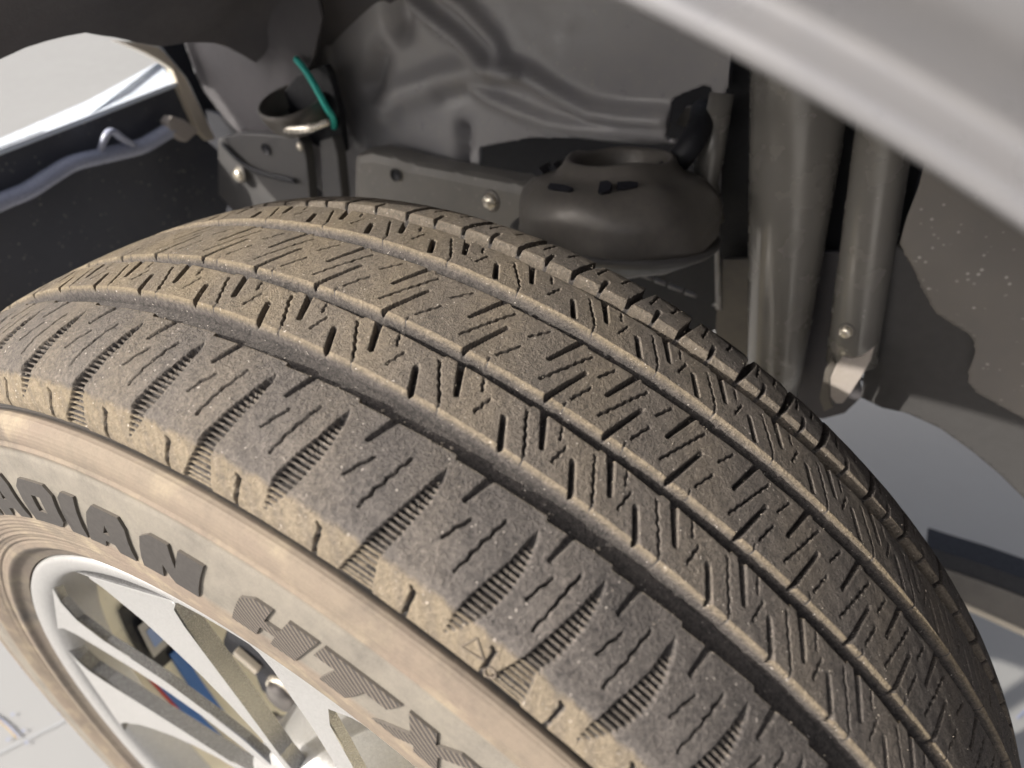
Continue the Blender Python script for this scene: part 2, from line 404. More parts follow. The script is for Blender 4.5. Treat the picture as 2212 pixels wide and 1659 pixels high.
def lateral(T, S, t, long):
    """shoulder groove with stepped floor: returns height (<=0)"""
    ks, kl, kr = LONG if long else SHORT
    L = np.interp(S, ks, kl)+t; Rr = np.interp(S, ks, kr)+t
    ins = np.minimum(np.minimum(L-T, T-Rr)*KD, (S-66.6)*.9)
    if not long: ins = np.minimum(ins, (108.6-S)*.9)
    f = np.clip(ins/.55+.4, 0, 1)
    dep = np.interp(S, [66.5, 70, 74, 98, 104, 116], [.5, 2.2, 3.0, 3.0, 2.6, 2.2])
    if not long: dep = np.interp(S, [66.5, 70, 74, 96, 108], [.5, 2.2, 3.0, 2.8, 1.0])
    ph = (S/2.05) % 1.; tri = np.clip(np.abs(ph*2-1)*2.4-.7, 0, 1)
    rung = tri*np.interp(S, [71, 74, 98, 104, 116], [0, 1.9, 2.0, 1.6, 1.3])
    return -(dep-rung)*f, f

def saw(T, tl, amp):
    """small step of the rib edge once per pitch"""
    tl = np.array(sorted(tl)); i = np.clip(np.searchsorted(tl, T)-1, 0, len(tl)-2)
    return amp*((T-tl[i])/(tl[i+1]-tl[i]))

def build_rib(kind, tl, name, sa, sb, feats, chamfer_out, chamfer_in, saws, dust_top, step):
    """one mesh per pitch; sa<sb are the rib edges (mm)"""
    n = len(tl)
    allF = []
    for k in range(n):
        p = tl[k]-tl[k+1] if k+1 < n else 4.5
        allF.append(feats(tl[k], p))
    for k in range(n-1):
        t1, t0 = tl[k], tl[k+1]
        if kind == 1: t1 += .35; t0 += .35        # cut inside the lateral groove
        mid = (t0+t1)/2
        far = abs(mid) > 47
        if mid > 62 or mid < -58: continue
        st = step*(2.2 if far else 1.0)
        nu = max(6, int(round((t1-t0)*KD/st)))+1
        th = np.linspace(t0, t1, nu)
        nv = int(round((sb-sa)/(st*(.62 if kind == 1 else 1))))+1
        v = np.linspace(0, 1, nv)
        ea = sa+saw(th, tl, saws[0]); eb = sb+saw(th, tl, saws[1])
        S = ea[:, None]+(eb-ea)[:, None]*v[None]
        Hh = np.zeros_like(S)
        # walls
        def wallcols(e, sgn, cham):
            if cham: off = [.2, .55, .95, 1.2, 1.45, 1.7, 2.0]; hh = [-.12, -.45, -1.1, -2.4, -4.0, -5.8, -7.8]
            else: off = [.15, .4, .7, 1.0, 1.4]; hh = [-.25, -1.3, -3.2, -5.4, -7.8]
            return e[:, None]+sgn*np.array(off)[None], np.broadcast_to(np.array(hh), (len(e), len(hh)))
        So, Ho = wallcols(eb, 1, chamfer_out); Si, Hi = wallcols(ea, -1, chamfer_in)
        S = np.concatenate([Si[:, ::-1], S, So], 1); Hh = np.concatenate([Hi[:, ::-1], Hh, Ho], 1)
        T = np.broadcast_to(th[:, None], S.shape)
        base = Hh.copy()
        dust_tone = np.full(S.shape, dust_top); wall = base < -.05
        dust_tone = np.where(wall, np.interp(base, [-6, -3.5, -1.3, -.2], [.12, .38, .68, .84]), dust_tone)  # walls darken downwards, groove shade painted into the tone
        dust_tone = np.where(~wall, dust_tone+.13*np.tanh((T-4)/18.)+.05*np.sin(T*.9+S*.05), dust_tone)  # lighter towards the sunny end: painted sunlight mixed with uneven dust
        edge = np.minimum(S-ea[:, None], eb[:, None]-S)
        dust_tone = np.where(~wall, np.maximum(dust_tone, .78*np.exp(-np.clip(edge, 0, None)/.7)), dust_tone)
        if kind in (1, 5):
            a = np.abs(S); q = np.clip((a-97.6)/1.4, 0, 1)
            wv = np.sin(T*2.3)+np.sin(T*5.1+1)+.6*np.sin(T*11.+S)
            q = np.clip((a-98.4-.28*wv)/2.4, 0, 1)
            dust_tone = np.where(wall, .62, dust_tone+(.80+.07*np.sin(T*3.3+S*.4)-dust_tone)*q)
            Hh = Hh + np.where(wall, 0, .95*np.exp(-((a-96.8)/3.6)**2)-.35*np.exp(-((a-99.2)/.7)**2))
        for j in range(max(0, k-2), min(n, k+3)):
            for poly, dep, ramp in allF[j]:
                f = np.clip(poly_in(T, S, poly)/ramp+.5, 0, 1)
                if dep == 6.0: Hh = np.where(f > 0, Hh-.9*f, Hh); dust_tone = np.where(f > .5, .2, dust_tone); continue
                Hh = np.minimum(Hh, -dep*f+np.where(f > 0, 0, 99))
                dust_tone = np.where(f > .6, .18, dust_tone)
        if kind == 1:
            for j in range(max(0, k-2), min(n, k+3)):
                hl, f = lateral(T, S, tl[j], j % 2 == LPAR)
                Hh = np.where(f > 0, np.minimum(Hh, hl), Hh)
                ph = (S/2.05) % 1.; up = np.abs(ph*2-1) > .5
                dust_tone = np.where(f > .5, np.where(up & (S > 71), np.where(S > 100, .85, .55), .12), dust_tone)  # gaps between rungs darkened to paint in their shade
        if kind in (1, 5): Hh = Hh - 1.5*np.clip((np.abs(S)-108.5)/5., 0, 1)**2
        # soft unevenness of worn rubber
        Hh = Hh + .10*np.sin(T*1.7+S*.21)*np.cos(S*.33+T*.9)
        V = surf(T, S, Hh)
        o = mesh_np(name, V.reshape(-1, 3), grid_faces(S.shape[0], S.shape[1])[:, ::-1], M['tread'], tyre, True, {'dust_tone': dust_tone})

LPAR = T_R1.index(16.04) % 2
ST = .46
build_rib(1, T_R1, 'shoulder_block', 60.5, 112.9, feats_r1, False, False, (1.6, 0), .42, ST)
build_rib(2, T_R2, 'rib_block', 28.5, 48.9, lambda t, p: feats_r2(t, p), True, False, (-1.2, 0), .60, ST)
build_rib(3, T_R3, 'rib_block', -14.9, 19.8, feats_r3, True, False, (1.2, 0), .60, ST)
build_rib(4, T_R4, 'rib_block', -50.6, -25.6, lambda t, p: feats_r2(t, p, -77.0), True, False, (1.2, 0), .60, ST)
build_rib(5, T_R5, 'shoulder_block', -113.6, -62.6, feats_r5, True, False, (0, 0), .52, ST*1.15)

# the rest of the turn, out of sight: plain ribs as one part
V, F, base = [], [], 0
for sa, sb in ((60, 114.6), (27.8, 48.2), (-15.6, 18.2), (-51.4, -26.6), (-114.6, -63.5)):
    th = np.linspace(62, 302, 121); ss = np.concatenate([[sa-1.4, sa-.3], np.linspace(sa, sb, 9), [sb+.3, sb+1.4]]); hh = np.concatenate([[-6.2, -.3], np.zeros(9), [-.3, -6.2]])
    A, B = np.meshgrid(th, ss, indexing='ij'); v = surf(A, B, np.broadcast_to(hh, A.shape)).reshape(-1, 3)
    V.append(v); F.append(grid_faces(len(th), len(ss))[:, ::-1]+base); base += len(v)
V = np.concatenate(V)
o = mesh_np('tread_remainder', V, np.concatenate(F), M['tread'], tyre, True, {'dust_tone': np.full(len(V), .6)})
o['kind'] = 'stuff'

# grit and small stones caught in the grooves and on the ribs: uncountable
oct_v = np.array([(1, 0, 0), (-1, 0, 0), (0, 1, 0), (0, -1, 0), (0, 0, 1), (0, 0, -1)], float)
oct_f = np.array([(0, 2, 4), (2, 1, 4), (1, 3, 4), (3, 0, 4), (2, 0, 5), (1, 2, 5), (3, 1, 5), (0, 3, 5)])
V, F, base = [], [], 0
for i in range(900):
    th = rng.uniform(-42, 46)
    if i < 260: ss = rng.choice([57.5, 25.0, -19.5, -56.5])+rng.uniform(-2.5, 2.5); h0 = -GD+.3; sz = rng.uniform(.3, .9)
    else: ss = rng.uniform(-90, 112); h0 = .05; sz = rng.uniform(.10, .28)
    if i >= 260 and (49 < ss < 60 or 19.5 < ss < 28 or -26 < ss < -15 or -63 < ss < -51): continue
    c = surf(np.array(th), np.array(ss), np.array(h0)); v = oct_v*(1+rng.uniform(-.35, .35, (6, 3)))*sz*1e-3*rng.uniform(.7, 1.2, 3)
    V.append(c+v); F.append(oct_f+base); base += 6
o = mesh_np('grit', np.concatenate(V), np.concatenate(F), simple('pale_grit', (.40, .35, .29), .8, 0, .4, 300), tyre, False)
o['kind'] = 'stuff'
# raised lettering ----------------------------------------------------------------------
G = {
 'R': ([(0, 0), (.04, .85), (.2, 1), (.85, 1), (1, .85), (1, .55), (.86, .42), (1, 0), (.66, 0), (.55, .36), (.38, .36), (.38, 0)], [[(.38, .58), (.38, .74), (.62, .74), (.62, .58)]]),
 'A': ([(0, 0), (.17, .78), (.30, 1), (.78, 1), (.90, .8), (1, 0), (.66, 0), (.62, .2), (.42, .2), (.36, 0)], [[(.44, .42), (.51, .66), (.58, .42)]]),
 'D': ([(0, 0), (.0, .8), (.16, 1), (.82, 1), (1, .82), (1, .2), (.84, 0)], [[(.38, .3), (.38, .68), (.62, .68), (.62, .3)]]),
 'I': ([(0, 0), (.05, .85), (.3, 1), (1, 1), (1, 0)], []),
 'N': ([(0, 0), (.02, .85), (.16, 1), (.46, 1), (.62, .5), (.62, 1), (1, 1), (1, 0), (.60, 0), (.40, .42), (.38, 0)], []),
 'H': ([(0, 0), (.0, .82), (.16, 1), (.40, 1), (.40, .62), (.62, .62), (.62, 1), (1, 1), (1, 0), (.62, 0), (.62, .38), (.40, .38), (.40, 0)], []),
 'T': ([(0, .66), (0, 1), (1, 1), (1, .66), (.70, .66), (.70, 0), (.30, 0), (.30, .66)], []),
 'X': ([(0, 0), (.32, .5), (0, 1), (.36, 1), (.52, .74), (.68, 1), (1, 1), (.70, .5), (1, 0), (.64, 0), (.50, .26), (.36, 0)], []),
}
def subdiv(lp, k=3):
    out = []
    for i in range(len(lp)):
        a, b = lp[i], lp[(i+1) % len(lp)]
        out += [(a[0]+(b[0]-a[0])*j/k, a[1]+(b[1]-a[1])*j/k) for j in range(k)]
    return out
def letter(ch, thl, thr, mat, s_top=146.5, s_bot=171.5, slant=1.9, hgt=1.15):
    outer, holes = G[ch]; bm = bmesh.new(); edges = []
    def mp(a, b, h):
        th = thl+(thr-thl)*a+slant*(1-b); s = s_bot+(s_top-s_bot)*b
        return Vector(surf(np.array(th), np.array(s), np.array(h)).tolist())
    for lp in [outer]+holes:
        q = subdiv(lp); vs = [bm.verts.new((a, b, 0)) for a, b in q]
        edges += [bm.edges.new((vs[i], vs[(i+1) % len(vs)])) for i in range(len(vs))]
    bmesh.ops.triangle_fill(bm, use_beauty=True, use_dissolve=False, edges=edges)
    r = bmesh.ops.extrude_face_region(bm, geom=list(bm.faces))
    top = {v for v in r['geom'] if isinstance(v, bmesh.types.BMVert)}
    for v in list(bm.verts):
        a, b = v.co.x, v.co.y; v.co = mp(a, b, hgt if v in top else -.6)
    o = obj_bm('letter', bm, mat, tyre); o.data.materials.append(M['letter_edge'])
    for p in o.data.polygons:
        c = p.center; r_, z_ = math.hypot(c.x, c.y), c.z
        if abs(p.normal.z) < .55: p.material_index = 1
    return o
for ch, a, b, hm in (('R', 54.2, 47.6, 0), ('A', 46.9, 40.3, 0), ('D', 39.2, 33.3, 0), ('I', 32.5, 30.1, 0), ('A', 29.7, 23.5, 0), ('N', 22.6, 16.4, 0), ('H', 13.0, 7.0, 1), ('T', 6.5, .7, 1), ('X', .1, -5.6, 1)):
    letter(ch, a, b, M['letter_h' if hm else 'letter'])['label'] = 'raised letter %s on the sidewall' % ch

# small moulded marks on a shoulder block: triangle and swirl
def ridge(name, pts, wid, hgt, mat):
    bm = bmesh.new(); P = [Vector(p) for p in pts]
    for (t0, s0), (t1, s1) in zip(pts[:-1], pts[1:]):
        dx, dy = (t1-t0)*KD, s1-s0; L = math.hypot(dx, dy); nx, ny = -dy/L*wid/KD, dx/L*wid
        c = [(t0+nx, s0+ny), (t1+nx, s1+ny), (t1-nx, s1-ny), (t0-nx, s0-ny)]
        lo = [bm.verts.new(surf(np.array(t), np.array(s), np.array(-.3)).tolist()) for t, s in c]
        hi = [bm.verts.new(surf(np.array(t), np.array(s), np.array(hgt)).tolist()) for t, s in c]
        bm.faces.new(hi)
        for i in range(4): bm.faces.new((lo[i], lo[(i+1) % 4], hi[(i+1) % 4], hi[i]))
    o = obj_bm(name, bm, mat, tyre); at = o.data.attributes.new('dust_tone', 'FLOAT', 'POINT'); at.data.foreach_set('value', [.75]*len(o.data.vertices)); return o
ridge('moulded_triangle', [(-.55, 102.6), (-1.45, 107.2), (-.2, 108.2), (-.55, 102.6)], .2, .45, M['side'])
ridge('moulded_swirl', [(-2.0+.32*math.cos(a*.9), 109.2+1.7*math.sin(a*.9)) for a in range(7)], .25, .45, M['side'])

# rim ----------------------------------------------------------------------------------
def revolve(name, pr, mat, parent, n=240):
    pr = np.array(pr); th = np.linspace(0, 2*np.pi, n+1)[:-1]
    V = np.stack([pr[None, :, 0]*np.cos(th)[:, None], pr[None, :, 0]*np.sin(th)[:, None], np.broadcast_to(pr[:, 1], (n, len(pr)))], -1)
    return mesh_np(name, V.reshape(-1, 3), grid_faces(n, len(pr), True), mat, parent, True)
rim = revolve('rim', [(.236, .080), (.2440, .0885), (.2462, .0945), (.2462, .0985), (.2448, .1000), (.2425, .1003), (.2375, .0990), (.2340, .0975), (.2322, .0955), (.2312, .0920), (.2295, .0820), (.2270, .0680)], M['rim'], wheel)
rim['label'] = 'silver painted rim with thin spokes'
revolve('barrel', [(.2275, .0700), (.2240, .0450), (.2200, .01), (.2190, -.03), (.2200, -.07), (.2230, -.095), (.2290, -.102), (.2330, -.1), (.2350, -.09), (.2290, -.07), (.228, .0), (.2330, .07)], M['barrel'], rim)
def zface(r): return float(np.interp(r, [.06, .15, .20, .234], [.0865, .0905, .0930, .0965]))
def offset_edge(pts, d):
    """shift a polar edge [(r, deg)] towards smaller angles by d metres"""
    return [(math.hypot(r, 0), t-math.degrees(d/r)) for r, t in pts]
S1L = [(.2335, 93), (.226, 89.5), (.213, 88.5), (.190, 87.0), (.170, 84.0), (.143, 79.5), (.112, 75), (.085, 71), (.06, 66)]
S1R = [(.06, 56), (.085, 60), (.112, 66.5), (.143, 72.5), (.170, 77.5), (.190, 80.5), (.213, 80.5), (.226, 77), (.2335, 72)]
S2L = [(.2335, 57), (.228, 53), (.220, 51.6), (.193, 49.2), (.173, 47.2), (.150, 44.6), (.126, 41.6), (.100, 39.8), (.085, 39.5), (.06, 40)]
S2R = [(.06, 30), (.085, 34.2), (.134, 34.4), (.179, 34.7), (.205, 34.6), (.220, 33.5), (.228, 31.5), (.2335, 28)]
def spoke(poly, rot, dep):
    bm = bmesh.new(); top = []; bot = []
    for r, t in poly:
        a = R_(t+rot); z = zface(r)
        top.append(bm.verts.new((r*math.cos(a), r*math.sin(a), z))); bot.append(bm.verts.new((r*math.cos(a), r*math.sin(a), z-dep)))
    n = len(poly); f = bm.faces.new(top); bm.faces.new(bot[::-1])
    for i in range(n): bm.faces.new((top[i], bot[i], bot[(i+1) % n], top[(i+1) % n]))
    bmesh.ops.bevel(bm, geom=list(f.edges), offset=.0013, segments=2, affect='EDGES', profile=.6)
    bmesh.ops.triangulate(bm, faces=[f for f in bm.faces if len(f.verts) > 4])
    o = obj_bm('spoke', bm, M['rim'], rim); o.data.materials.append(M['spoke_shade'])
    for p in o.data.polygons:
        if abs(p.normal.z) < .3: p.material_index = 1
    return o
for k in range(5):
    spoke(S1L+S1R, -72*k, .006); spoke(S2L+S2R, -72*k, .010)
revolve('hub', [(.0001, .085), (.03, .085), (.045, .087), (.062, .0868), (.068, .083), (.07, .07), (.07, -.02)], M['rim'], rim, 96)
# painted reflection on the barrel: blue strips with a red edge
def barrel_patch(name, t0, t1, z0, z1, r, mat, twist=0, lift=.0015):
    th = np.linspace(t0, t1, 24); zz = np.linspace(0, 1, 5)
    A, B = np.meshgrid(th, zz, indexing='ij'); q = (A-t0)/(t1-t0); Z = z0+(z1-z0)*B+twist*q
    def ring(rr): return np.stack([rr*np.cos(np.radians(A)), rr*np.sin(np.radians(A)), Z], -1).reshape(-1, 3)
    top, bot = ring(r-lift), ring(r-.0001)
    n = len(top); f = grid_faces(24, 5)
    return mesh_np(name, np.concatenate([top, bot]), np.concatenate([f, f[:, ::-1]+n]), mat, rim, True)
barrel_patch('blue_reflection_strip', 121, 165, .0535, .0615, .2232, M['blue'], -.012, .002)
barrel_patch('red_reflection_edge', 121, 165, .0617, .0635, .2236, M['red'], -.012, .0022)
barrel_patch('blue_reflection_strip', 119, 142, .032, .042, .2205, M['blue'], .002, .002)
barrel_patch('black_tape', 97, 121, .028, .060, .2225, M['black'], 0, .001)
barrel_patch('balance_weight', 104, 115.5, .036, .054, .2222, M['can'], 0, .006)
barrel_patch('weight_print', 107, 113, .041, .050, .2158, M['print'], 0, .0006)

# ------------------------------------------------------------------ brake behind the spokes (wheel space, own thing)
brake = empty('brake_caliper'); brake.matrix_basis = MW
tag(brake, 'black brake caliper and disc seen between the wheel spokes', 'caliper')
def wbox(name, c, sz, mat, parent, rot=0, bevel=.004, tilt=0):
    bm = bmesh.new(); bmesh.ops.create_cube(bm, size=1)
    for v in bm.verts: v.co = Vector((v.co.x*sz[0], v.co.y*sz[1], v.co.z*sz[2]))
    bmesh.ops.rotate(bm, verts=list(bm.verts), cent=(0, 0, 0), matrix=Matrix.Rotation(tilt, 3, 'Y'))
    bmesh.ops.rotate(bm, verts=list(bm.verts), cent=(0, 0, 0), matrix=Matrix.Rotation(rot, 3, 'Z'))
    bmesh.ops.translate(bm, verts=list(bm.verts), vec=c)
    o = obj_bm(name, bm, mat, None, False, bevel, 3); o.parent = parent; return o
def pol(t, r, z): return Vector((r*math.cos(R_(t)), r*math.sin(R_(t)), z))
disc = lathe('brake_disc', [(.05, .012), (.135, .012), (.138, .009), (.138, -.012), (.135, -.015), (.05, -.015)], (0, 0, .005), (0, 0, 1), M['disc'], None, 90); disc.parent = brake
wbox('caliper_body', pol(84, .112, .022), (.060, .075, .030), M['black'], brake, R_(84), .007)
o = lathe('piston_housing', [(.0, .012), (.010, .012), (.013, .008), (.014, -.03)], pol(94, .082, .034), (0, 0, 1), M['disc'], None, 32); o.parent = brake
o = lathe('piston_ring', [(.0135, .004), (.0150, .005), (.0165, .002), (.0165, -.01)], pol(94, .082, .036), (0, 0, 1), M['bolt'], None, 32); o.parent = brake
o = tube('brake_hose', spline([pol(140, .14, .03), pol(128, .10, .042), pol(112, .066, .044), pol(122, .052, .04), pol(150, .06, .03)]), .006, M['disc'], None, 14); o.parent = brake
wbox('hose_clip', pol(88, .116, .040), (.022, .009, .005), M['cream'], brake, R_(84), .001)
wbox('caliper_bracket', pol(110, .10, .015), (.05, .06, .03), M['black'], brake, R_(110), .005)

# ------------------------------------------------------------------ fender
fend = empty('front_fender', (.2, -.08, .5))
tag(fend, 'silver grey car fender with rolled arch lip, blurred at upper right', 'fender')
fp = np.array([(.5055, -.050), (.5040, -.056), (.5030, -.064), (.5033, -.0690), (.5045, -.0722), (.5068, -.0730), (.5088, -.0710), (.5106, -.0680), (.5124, -.0668), (.5146, -.0680), (.5180, -.0720), (.5230, -.0768), (.5300, -.0815), (.5450, -.0850), (.58, -.0935), (.63, -.100), (.72, -.106), (.85, -.110), (1.15, -.10)])
ph = np.radians(np.linspace(18, 134.5, 160))  # out-of-view reach and end angle shaped to keep sun off the well
V = np.stack([fp[None, :, 0]*np.cos(ph)[:, None], np.broadcast_to(fp[:, 1], (160, len(fp))), fp[None, :, 0]*np.sin(ph)[:, None]], -1).reshape(-1, 3)
V2 = V + np.array([0, .0012, 0])
f = grid_faces(160, len(fp))
o = mesh_np('outer_panel', V, f, M['fender']); o.parent = fend; o.matrix_parent_inverse = Matrix.Translation(-fend.location)

# ------------------------------------------------------------------ wheel-arch liner
liner = empty('wheel_arch_liner', (0, .25, .2))
tag(liner, 'grey moulded wheel arch liner with curved ridges behind the tyre', 'liner')
def part(o, par): o.parent = par; o.matrix_parent_inverse = Matrix.Translation(-par.location); return o
# arch shell
def arch(name, r0, th0f, th1, y0, y1, mat, ny=30, nt=120, noisea=.0015):
    ys = np.linspace(0, 1, ny); out = []
    A = np.zeros((nt, ny)); Yy = np.zeros((nt, ny)); Rr = np.zeros((nt, ny))
    for j, q in enumerate(ys):
        y = y0+(y1-y0)*q
        A[:, j] = np.linspace(th0f(y), th1, nt); Yy[:, j] = y
        Rr[:, j] = r0 - .05*max(0, (q-.82)/.18)**2
    Rr += noisea*np.sin(A*.35)*np.sin(Yy*60)
    a = np.radians(A); V = np.stack([Rr*np.cos(a), Yy, Rr*np.sin(a)], -1).reshape(-1, 3)
    return part(mesh_np(name, V, grid_faces(nt, ny), mat), liner)
arch('arch_shell', .5065, lambda y: float(np.interp(y, [-.052, .0, .058, .074, .109, .138, .162, .184, .209, .31], [131, 127, 124.2, 123.4, 122.5, 124.1, 125.8, 126.9, 127.3, 131])), 8, -.052, .31, M['liner_d'])

# inner wall as a moulded sheet with ridges, dents and openings
YW = .300
def XZ(pts): return [(lambda v: (v.x, v.z))(PY(x, y, YW)) for x, y in pts]
def pdist(X, Z, pts):
    d = np.full(X.shape, 9.)
    for (a, b), (c, e) in zip(pts[:-1], pts[1:]):
        dx, dz = c-a, e-b; t = np.clip(((X-a)*dx+(Z-b)*dz)/(dx*dx+dz*dz), 0, 1)
        d = np.minimum(d, np.hypot(X-a-dx*t, Z-b-dz*t))
    return d
def inpoly(X, Z, P):
    c = np.zeros(X.shape, bool); n = len(P)
    for i in range(n):
        (x1, z1), (x2, z2) = P[i], P[(i+1) % n]
        m = ((z1 > Z) != (z2 > Z)) & (X < (x2-x1)*(Z-z1)/(z2-z1+1e-12)+x1); c ^= m
    return c
def sheet(name, outline, mat, y0, step=.003, ridges=(), dents=(), holes=(), tilt=lambda X, Z: 0*X, thick=.003):
    P = [(lambda v: (v.x, v.z))(PY(x, y, y0)) for x, y in outline]
    xs = np.arange(min(p[0] for p in P), max(p[0] for p in P)+step, step); zs = np.arange(min(p[1] for p in P), max(p[1] for p in P)+step, step)
    X, Z = np.meshgrid(xs, zs, indexing='ij')
    # snap boundary: pull outside points onto the outline for a clean edge
    inside = inpoly(X, Z, P)
    Yd = y0+tilt(X, Z)
    for pts, wd, am in ridges:
        q = [(lambda v: (v.x, v.z))(PY(x, y, y0)) for x, y in pts]; Yd = Yd-am*np.exp(-(pdist(X, Z, q)/wd)**2)
    for pts, wd, am in dents:
        q = [(lambda v: (v.x, v.z))(PY(x, y, y0)) for x, y in pts]; Yd = Yd+am*np.exp(-(pdist(X, Z, q)/wd)**2)
    keep = inside.copy()
    for h in holes:
        q = [(lambda v: (v.x, v.z))(PY(x, y, y0)) for x, y in h]; keep &= ~inpoly(X, Z, q)
    loops = [P]+[[(lambda v: (v.x, v.z))(PY(x, y, y0)) for x, y in h] for h in holes]
    f = grid_faces(*X.shape); k = keep.ravel(); f = f[k[f].any(1)]
    bx = np.full(X.shape, 9.); nx, nz = X.copy(), Z.copy()
    for L in loops:
        for (a, b), (c, e) in zip(L, L[1:]+L[:1]):
            dx, dz = c-a, e-b; l2 = dx*dx+dz*dz
            if l2 < 1e-12: continue
            t = np.clip(((X-a)*dx+(Z-b)*dz)/l2, 0, 1); qx, qz = a+dx*t, b+dz*t; dd = np.hypot(X-qx, Z-qz)
            m = dd < bx; bx = np.where(m, dd, bx); nx = np.where(m, qx, nx); nz = np.where(m, qz, nz)
    X = np.where(keep, X, nx); Z = np.where(keep, Z, nz)
    V = np.stack([X, Yd, Z], -1).reshape(-1, 3)
    used = np.unique(f); mp = np.zeros(len(V), int); mp[used] = np.arange(len(used)); V = V[used]; f = mp[f]
    o = mesh_np(name, V, f, mat)
    md = o.modifiers.new('thickness', 'SOLIDIFY'); md.thickness = thick; md.offset = 0
    return part(o, liner)
wall_out = [(399, 97), (412, 130), (421, 155), (440, 195), (467, 227), (500, 262), (531, 285), (600, 330), (700, 420), (1000, 470), (1300, 560), (1500, 640), (1700, 740), (1850, 815), (1905, 840), (1960, 850), (2030, 880), (2100, 930), (2160, 980), (2230, 1050), (2400, 1160), (2500, 400), (2400, -120), (1700, -260), (900, -230), (430, -160), (380, -20)]
H1 = [(1040, 316), (1040, 376), (1110, 390), (1125, 480), (1300, 556), (1500, 636), (1547, 680), (1547, 480), (1530, 330), (1500, 292), (1440, 301), (1350, 298), (1250, 288), (1150, 293)]
H2 = [(1462, 207), (1480, 195), (1545, 170), (1560, 255), (1540, 300), (1455, 288)]
H3 = [(1600, 40), (1690, 20), (2010, 200), (2010, 330), (1988, 400), (1960, 470), (1946, 522), (1975, 575), (1905, 590), (1900, 820), (1560, 800), (1556, 480), (1575, 200)]
ridges = [([(888, 0), (940, 40), (991, 75), (1072, 141), (1160, 160), (1225, 200), (1290, 232), (1360, 243), (1450, 247)], .006, .012),
          ([(960, -20), (1014, 19), (1079, 84), (1105, 136), (1130, 150)], .006, .008),
          ([(1037, 194), (1128, 233), (1199, 259), (1322, 275), (1445, 280), (1500, 280)], .005, .009),
          ([(1060, 150), (959, 172), (862, 205), (830, 235)], .012, .008),
          ([(690, 110), (715, 190), (745, 260), (770, 310)], .004, .004),
          ([(1000, 310), (1030, 360), (1110, 392)], .004, .005)]
dents = [([(850, 10), (858, 50)], .011, .014), ([(812, 130), (800, 190)], .010, .011), ([(1003, 280), (1006, 370)], .006, .016), ([(560, 90), (590, 120)], .02, .008), ([(960, 210), (1040, 190)], .008, .005)]
sheet('inner_wall', wall_out, M['liner'], YW, .0028, ridges, dents, [H1, H2, H3], lambda X, Z: .012*np.sin(X*9+1)*np.cos(Z*7)+.10*np.clip(-.08-X, 0, 1)**1.2*0)
sheet('brown_side_panel', [(2005, 325), (1985, 400), (1958, 470), (1945, 520), (1956, 538), (1979, 580), (2002, 635), (2024, 674), (2060, 698), (2092, 716), (2106, 735), (2108, 760), (2094, 800), (2092, 823), (2118, 849), (2212, 897), (2400, 1000), (2500, 300), (2212, 200)], M['liner_b'], .272, .0028, [([(2050, 560), (2120, 600), (2230, 690)], .02, .004)], [], [], lambda X, Z: .004*np.sin(X*22)*np.cos(Z*18))
sheet('shaded_lower_sheet', [(1880, 560), (1935, 525), (1975, 560), (2030, 660), (2120, 720), (2120, 830), (2230, 890), (2400, 1000), (2400, 1212), (2230, 1092), (2160, 1022), (2100, 972), (2030, 922), (1960, 890), (1905, 878), (1860, 856), (1880, 700)], M['wall_shade'], .280, .003)  # dark sheet added to paint the light falling off at lower right
sheet('front_dome', [(396, 97), (409, 130), (418, 155), (437, 195), (464, 227), (497, 262), (528, 287), (600, 290), (640, 230), (700, 120), (720, 30), (700, -60), (380, -60)], M['liner_d'], .286, .0028, [([(398, 97), (411, 130), (420, 155), (440, 195), (467, 227), (500, 262), (531, 285)], .004, .006)], [([(560, 90), (600, 120)], .02, .008)], [], lambda X, Z: .05*np.clip(X+.16, 0, 1)-.012*np.cos((X+.24)*14))
# added black backing that closes the openings and makes them dark
o = plate('backing', [(-.43, .43, .0), (.0, .43, .05), (.16, .43, .17), (.5, .43, .2), (.5, .43, .52), (-.43, .43, .52)], (0, .01, 0), M['black']); part(o, liner)

# ------------------------------------------------------------------ rail, bracket, bolts
def yplate(name, px, Y, th, mat, par, bevel=.0008): return plate(name, [PY(x, y, Y) for x, y in px], (0, th, 0), mat, par, bevel)
rail = empty('frame_rail', PY(900, 420, .26))
tag(rail, 'grey painted frame rail running behind the top of the tyre', 'rail')
yplate('beam', [(762, 335), (800, 330), (850, 340), (888, 353), (985, 372), (1110, 396), (1330, 440), (1330, 640), (760, 560)], .262, .03, M['rail_grey'], rail, .008)
lathe('rail_hole', [(0, -.0008), (.0042, -.0008), (.005, 0), (.0052, .001)], PY(855, 378, .2605), (0, -1, 0), M['black'], rail, 20)

brk = empty('suspension_bracket', PY(600, 380, .25))
tag(brk, 'dark grey stamped bracket with pale rim under the cup left of centre', 'bracket')
yplate('plate', [(470, 300), (520, 288), (560, 290), (640, 296), (655, 310), (662, 350), (668, 420), (672, 520), (560, 520), (470, 420)], .255, .012, M['rail'], brk, .0015)
yplate('plate', [(690, 305), (718, 296), (728, 330), (738, 420), (742, 520), (700, 520), (696, 420)], .258, .012, M['rail'], brk, .0015)
tube('seam', spline([PY(480, 310, .251), PY(520, 350, .251), PY(560, 372, .251), PY(640, 392, .251)]), .0022, M['black'], brk, 8)
tube('pale_rim', spline([PY(578, 268, .245), PY(610, 277, .238), (PY(645, 279, .236)), PY(680, 274, .238), PY(712, 262, .245)]), [.0012]*8+[.0034]*16+[.0028]*8+[.0012], M['bright'], brk, 12)
lathe('cup', [(.001, -.004), (.02, -.004), (.026, .002), (.029, .012), (.030, .020), (.028, .021), (.024, .004)], PY(650, 262, .262), (0, -.3, 1), M['steel'], brk, 40)
